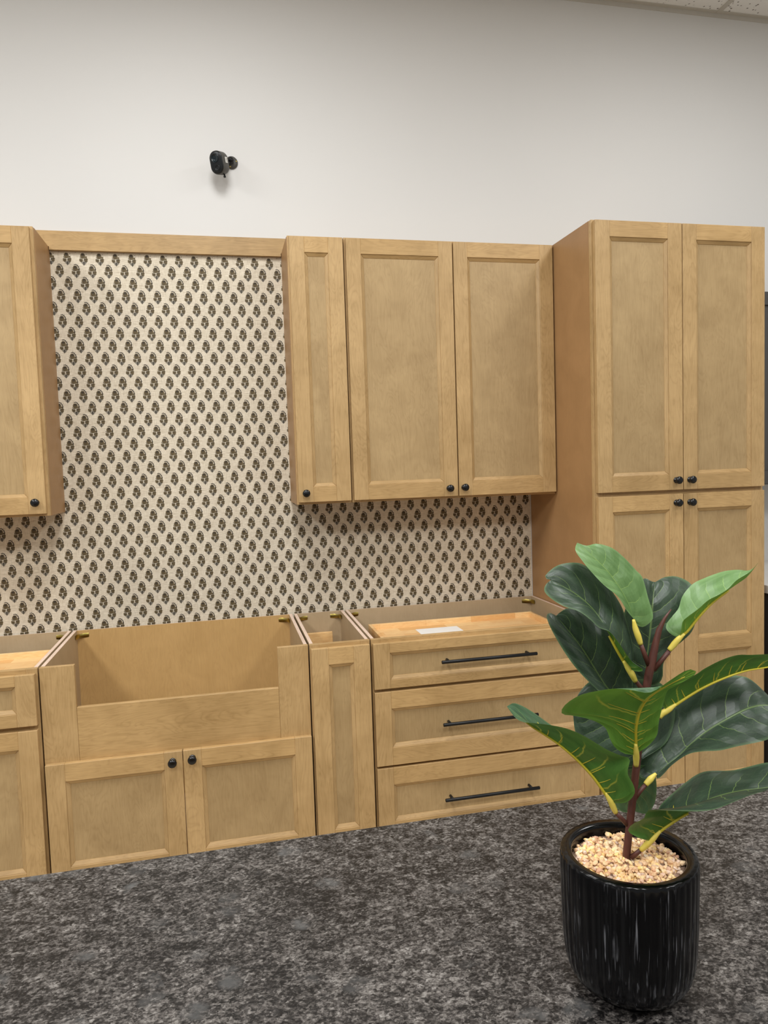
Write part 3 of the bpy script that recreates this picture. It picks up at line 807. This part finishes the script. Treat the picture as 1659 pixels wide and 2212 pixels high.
# 3 dark leaf below it
leaf(LDARK, cv(A, [(1130, 1990, .02), (960, 1900, .024), (810, 1760, .026), (560, 1360, .03), (350, 1080, .034), (235, 940, .038)]),
     cv(A, [(1130, 1990, .02), (900, 1970, .014), (740, 1840, .004), (500, 1600, .0), (330, 1370, .002), (180, 1110, .010), (120, 950, .022), (165, 908, .034), (235, 940, .038)]),
     cv(A, [(1130, 1990, .02), (1140, 1880, .03), (1150, 1720, .036), (1100, 1400, .042), (900, 1150, .046), (700, 1000, .048), (500, 870, .046), (370, 850, .044), (280, 900, .040), (235, 940, .038)]),
     cup=-.07, label='dark leaf folded at the left behind the stem')
# 4 dark leaf behind the stem tip
leaf(LDARK, cv(B, [(190, 1580, .016), (205, 1400, .018), (235, 1150, .022), (255, 950, .026), (275, 720, .032), (295, 540, .040), (310, 428, .046)]),
     cv(B, [(190, 1580, .016), (60, 1570, .018), (-80, 1400, .018), (-110, 1100, .022), (-60, 800, .028), (50, 500, .038), (175, 385, .044), (265, 418, .046), (310, 428, .046)]),
     cv(B, [(190, 1580, .016), (240, 1665, .018), (340, 1650, .018), (400, 1560, .018), (410, 1400, .016), (500, 1250, .018), (640, 1130, .02), (745, 1025, .022), (795, 890, .026), (805, 700, .032), (785, 530, .038), (740, 450, .042), (650, 390, .046), (540, 357, .048), (420, 370, .048), (345, 408, .047), (310, 428, .046)]),
     cup=-.05, label='broad dark leaf standing behind the stem tip')
# 5 bright right leaf
leaf(LYOUNG, cv(B, [(600, 1090, -.006), (690, 1012, -.008), (790, 885, -.010), (885, 775, -.010), (1000, 662, -.008), (1180, 528, -.004), (1290, 452, 0), (1420, 355, .006), (1550, 187, .014)]),
     cv(B, [(600, 1090, -.006), (530, 1070, -.004), (450, 1000, .0), (445, 930, .004), (520, 830, .008), (590, 740, .012), (640, 590, .018), (760, 450, .022), (900, 380, .024), (1030, 330, .024), (1150, 295, .024), (1300, 280, .022), (1430, 292, .018), (1500, 250, .016), (1550, 187, .014)]),
     cv(B, [(600, 1090, -.006), (622, 1000, -.016), (640, 900, -.020), (700, 842, -.022), (830, 745, -.022), (940, 648, -.020), (1060, 585, -.018), (1180, 510, -.014), (1285, 405, -.008), (1440, 308, .002), (1550, 187, .014)]),
     cup=-.05, rib=1, rib_end=.6, pet=cv(B, [(478, 1240, -.004), (530, 1180, -.005), (585, 1115, -.007), (660, 1045, -.009)]), label='bright green leaf reaching to the upper right')
branch(cv(B, [(290, 1480, 0), (390, 1360, -.002), (480, 1250, -.004)]))
# 6 front leaf seen from below
tip6 = (1503.7, 1450)
leaf(LMID, cv(Cc, [(1285, 745, -.010), (1278, 600, -.020), (1283, 470, -.030), (1320, 325, -.040), (1385, 222, -.047), (1480, 147, -.052), (1600, 78, -.056)])+[P(*tip6, -.060)],
     cv(Cc, [(1285, 745, -.010), (1180, 735, -.014), (1090, 680, -.020), (1040, 600, -.026), (1000, 500, -.032), (940, 450, -.038), (830, 405, -.046), (690, 375, -.054), (600, 365, -.060), (578, 325, -.066), (640, 250, -.072), (760, 180, -.076), (900, 145, -.078), (1080, 120, -.078), (1250, 135, -.074), (1330, 152, -.070), (1400, 160, -.068), (1480, 128, -.066), (1600, 45, -.063)])+[P(1480, 1449, -.062), P(1498, 1446, -.060), P(*tip6, -.060)],
     cv(Cc, [(1285, 745, -.010), (1320, 715, -.012), (1400, 660, -.018), (1480, 560, -.026), (1500, 430, -.034), (1540, 260, -.042), (1580, 140, -.048), (1640, 105, -.053)])+[P(1484, 1468, -.057), P(1500, 1458, -.059), P(*tip6, -.060)],
     flip=True, cup=.04, rib=1, ribs=(.06, .15, .24, .34, .45, .56), pet=cv(Cc, [(1285, 845, -.004), (1285, 780, -.008), (1285, 740, -.011), (1280, 640, -.018)]), label='front leaf seen from its bright green underside')
# 7 long leaf to the right edge
leaf(LSHADE, cv(B, [(455, 1962, .004), (640, 1832, .0), (870, 1692, -.004), (1130, 1572, -.008), (1400, 1482, -.010), (1659, 1440, -.010), (1950, 1360, -.006)]),
     cv(B, [(455, 1962, .004), (390, 1900, -.002), (375, 1800, -.008), (480, 1670, -.014), (660, 1590, -.018), (800, 1530, -.020), (900, 1462, -.022), (1100, 1360, -.024), (1290, 1300, -.024), (1450, 1297, -.024), (1659, 1290, -.020), (1850, 1300, -.012), (1950, 1360, -.006)]),
     cv(B, [(455, 1962, .004), (500, 1850, .02), (650, 1740, .03), (900, 1580, .034), (1130, 1480, .034), (1400, 1420, .032), (1659, 1400, .026), (1850, 1360, .010), (1950, 1360, -.006)]),
     flip=True, cup=.03, rib=1, ribs=(.08, .18, .28, .39, .50, .61, .72), pet=cv(B, [(360, 2045, .004), (400, 1995, .004), (455, 1962, .003), (560, 1885, .001)]), label='long leaf with a yellow midrib running out to the right')
branch([P(1384, 1585), P(1404, 1566, .002), P(*B(362, 2043), .004)])
# 8 large dark right leaf
leaf(LDARK, cv(Dd, [(545, 890, .004), (640, 805, .006), (790, 690, .010), (900, 580, .012), (1080, 440, .014), (1300, 312, .016), (1480, 225, .018), (1659, 200, .020), (1850, 270, .022)]),
     cv(Dd, [(545, 890, .004), (430, 935, .012), (360, 880, .02), (350, 740, .026), (450, 590, .032), (560, 400, .036), (720, 180, .042), (950, 0, .048), (1180, -90, .050), (1385, -92, .052), (1484, -58, .052), (1576, 18, .048), (1700, 140, .04), (1800, 230, .03), (1850, 270, .022)]),
     cv(Dd, [(545, 890, .004), (560, 935, .0), (625, 880, -.004), (710, 790, -.008), (860, 690, -.012), (1000, 660, -.014), (1180, 650, -.014), (1350, 610, -.012), (1659, 540, -.006), (1790, 440, .006), (1850, 270, .022)]),
     cup=-.05, pet=cv(Dd, [(440, 990, .002), (490, 935, .003), (545, 880, .004)]), label='large dark glossy leaf at the right edge')
branch(cv(Dd, [(330, 1130, 0), (380, 1060, .001), (445, 985, .002)]))
# 9 left leaf seen from below
leaf(LSHADE, cv(Cc, [(1040, 1180, -.008), (980, 1090, -.010), (880, 950, -.014), (750, 810, -.018), (640, 710, -.022), (540, 630, -.024), (420, 550, -.026), (310, 480, -.026), (200, 395, -.026), (65, 287, -.024)]),
     cv(Cc, [(1040, 1180, -.008), (1100, 1200, -.010), (1200, 1190, -.014), (1270, 1110, -.018), (1258, 1025, -.022), (1203, 915, -.026), (1225, 785, -.028), (1140, 752, -.032), (1000, 690, -.036), (800, 570, -.042), (640, 500, -.046), (480, 465, -.048), (320, 445, -.046), (215, 435, -.042), (140, 390, -.034), (65, 287, -.024)]),
     cv(Cc, [(1040, 1180, -.008), (1060, 1130, .006), (1050, 1000, .014), (950, 830, .018), (800, 660, .020), (600, 530, .018), (470, 455, .012), (350, 368, .004), (220, 288, -.006), (130, 257, -.016), (65, 287, -.024)]),
     cup=.03, rib=1, ribs=(.08, .16, .25, .35, .46, .57, .68), pet=cv(Cc, [(1092, 1290, -.004), (1065, 1230, -.006), (1040, 1175, -.008), (990, 1100, -.010)]), label='leaf drooping to the lower left with its underside showing')
branch(cv(Cc, [(1205, 1405, 0), (1150, 1350, -.002), (1090, 1285, -.004)]))
# 10 lower right leaf
leaf(LDARK, cv(Dd, [(490, 1550, -.016), (600, 1440, -.020), (760, 1330, -.024), (900, 1250, -.026), (1050, 1150, -.026), (1200, 1095, -.026), (1400, 1050, -.024), (1700, 1010, -.018), (1950, 900, -.010)]),
     cv(Dd, [(490, 1550, -.016), (530, 1400, .0), (580, 1210, .008), (740, 1050, .012), (850, 960, .014), (950, 890, .014), (1060, 855, .014), (1300, 848, .012), (1450, 815, .010), (1659, 770, .006), (1850, 800, -.002), (1950, 900, -.010)]),
     cv(Dd, [(490, 1550, -.016), (430, 1540, -.024), (330, 1500, -.030), (265, 1450, -.034), (300, 1390, -.038), (400, 1340, -.040), (440, 1305, -.042), (450, 1250, -.044), (540, 1242, -.046), (680, 1250, -.048), (850, 1255, -.050), (1000, 1255, -.050), (1150, 1230, -.048), (1350, 1150, -.042), (1500, 1090, -.036), (1659, 1040, -.028), (1950, 900, -.010)]),
     cup=-.03, rib=1, rib_end=.30, ribs=(.06, .13, .20), pet=cv(Dd, [(395, 1640, -.010), (440, 1600, -.013), (490, 1550, -.017), (590, 1450, -.021)]), label='low leaf spreading to the lower right over the rim')
branch(cv(Dd, [(300, 1715, -.004), (345, 1680, -.006), (398, 1635, -.010)]))
# 11 leaf hanging behind the stem
PL = lambda pts: [P(*p) for p in pts]
leaf(LMID, PL([(1375, 1650, .012), (1374, 1690, .03), (1372, 1725, .04), (1372, 1753, .044)]),
     PL([(1375, 1650, .012), (1335, 1665, .022), (1318, 1705, .034), (1327, 1738, .042), (1345, 1754, .044), (1372, 1753, .044)]),
     PL([(1375, 1650, .012), (1408, 1660, .022), (1418, 1692, .034), (1415, 1732, .042), (1398, 1757, .044), (1372, 1753, .044)]),
     flip=True, cup=-.04, label='leaf hanging down behind the lower stem')
# 12 leaf behind the front leaf
leaf(LDARK, PL([(1388, 1640, .010), (1350, 1592, .026), (1310, 1556, .038), (1237, 1536, .05)]),
     PL([(1388, 1640, .010), (1370, 1662, .016), (1320, 1652, .024), (1275, 1622, .034), (1245, 1588, .044), (1237, 1536, .05)]),
     PL([(1388, 1640, .010), (1442, 1600, .02), (1458, 1530, .03), (1430, 1478, .036), (1380, 1464, .042), (1320, 1458, .048), (1280, 1468, .05), (1250, 1498, .052), (1237, 1536, .05)]),
     cup=-.04, label='dark leaf half hidden behind the front leaf')
st.build('stem', T, label='dark red-brown stem with short branches')

# ------------------------------------------------------------------ light
def area(x, y, z, sx, sy, e, col=(.975, .985, .985)):
    l = bpy.data.lights.new('ceiling_lamp', 'AREA'); l.shape = 'RECTANGLE'; l.size = sx; l.size_y = sy; l.energy = e; l.color = col
    o = bpy.data.objects.new('ceiling_lamp', l); COL.objects.link(o); o.location = (x, y, z); return o
for x in (-3.3, -.9, 1.5):
    for y, e in ((-1.75, 42.5), (-4.2, 60)): area(x, y, CZ-.03, .6, 1.2, e*(1.22 if x < -2 else (.76 if x > 0 else 1)))
wd_ = bpy.data.worlds.new('world'); scene.world = wd_; wd_.use_nodes = True
bg = wd_.node_tree.nodes['Background']; bg.inputs[0].default_value = (.98, .99, .985, 1); bg.inputs[1].default_value = .40
scene.view_settings.view_transform = 'Standard'; scene.view_settings.look = 'None'
scene.view_settings.exposure = 0.07; scene.view_settings.gamma = 1.0
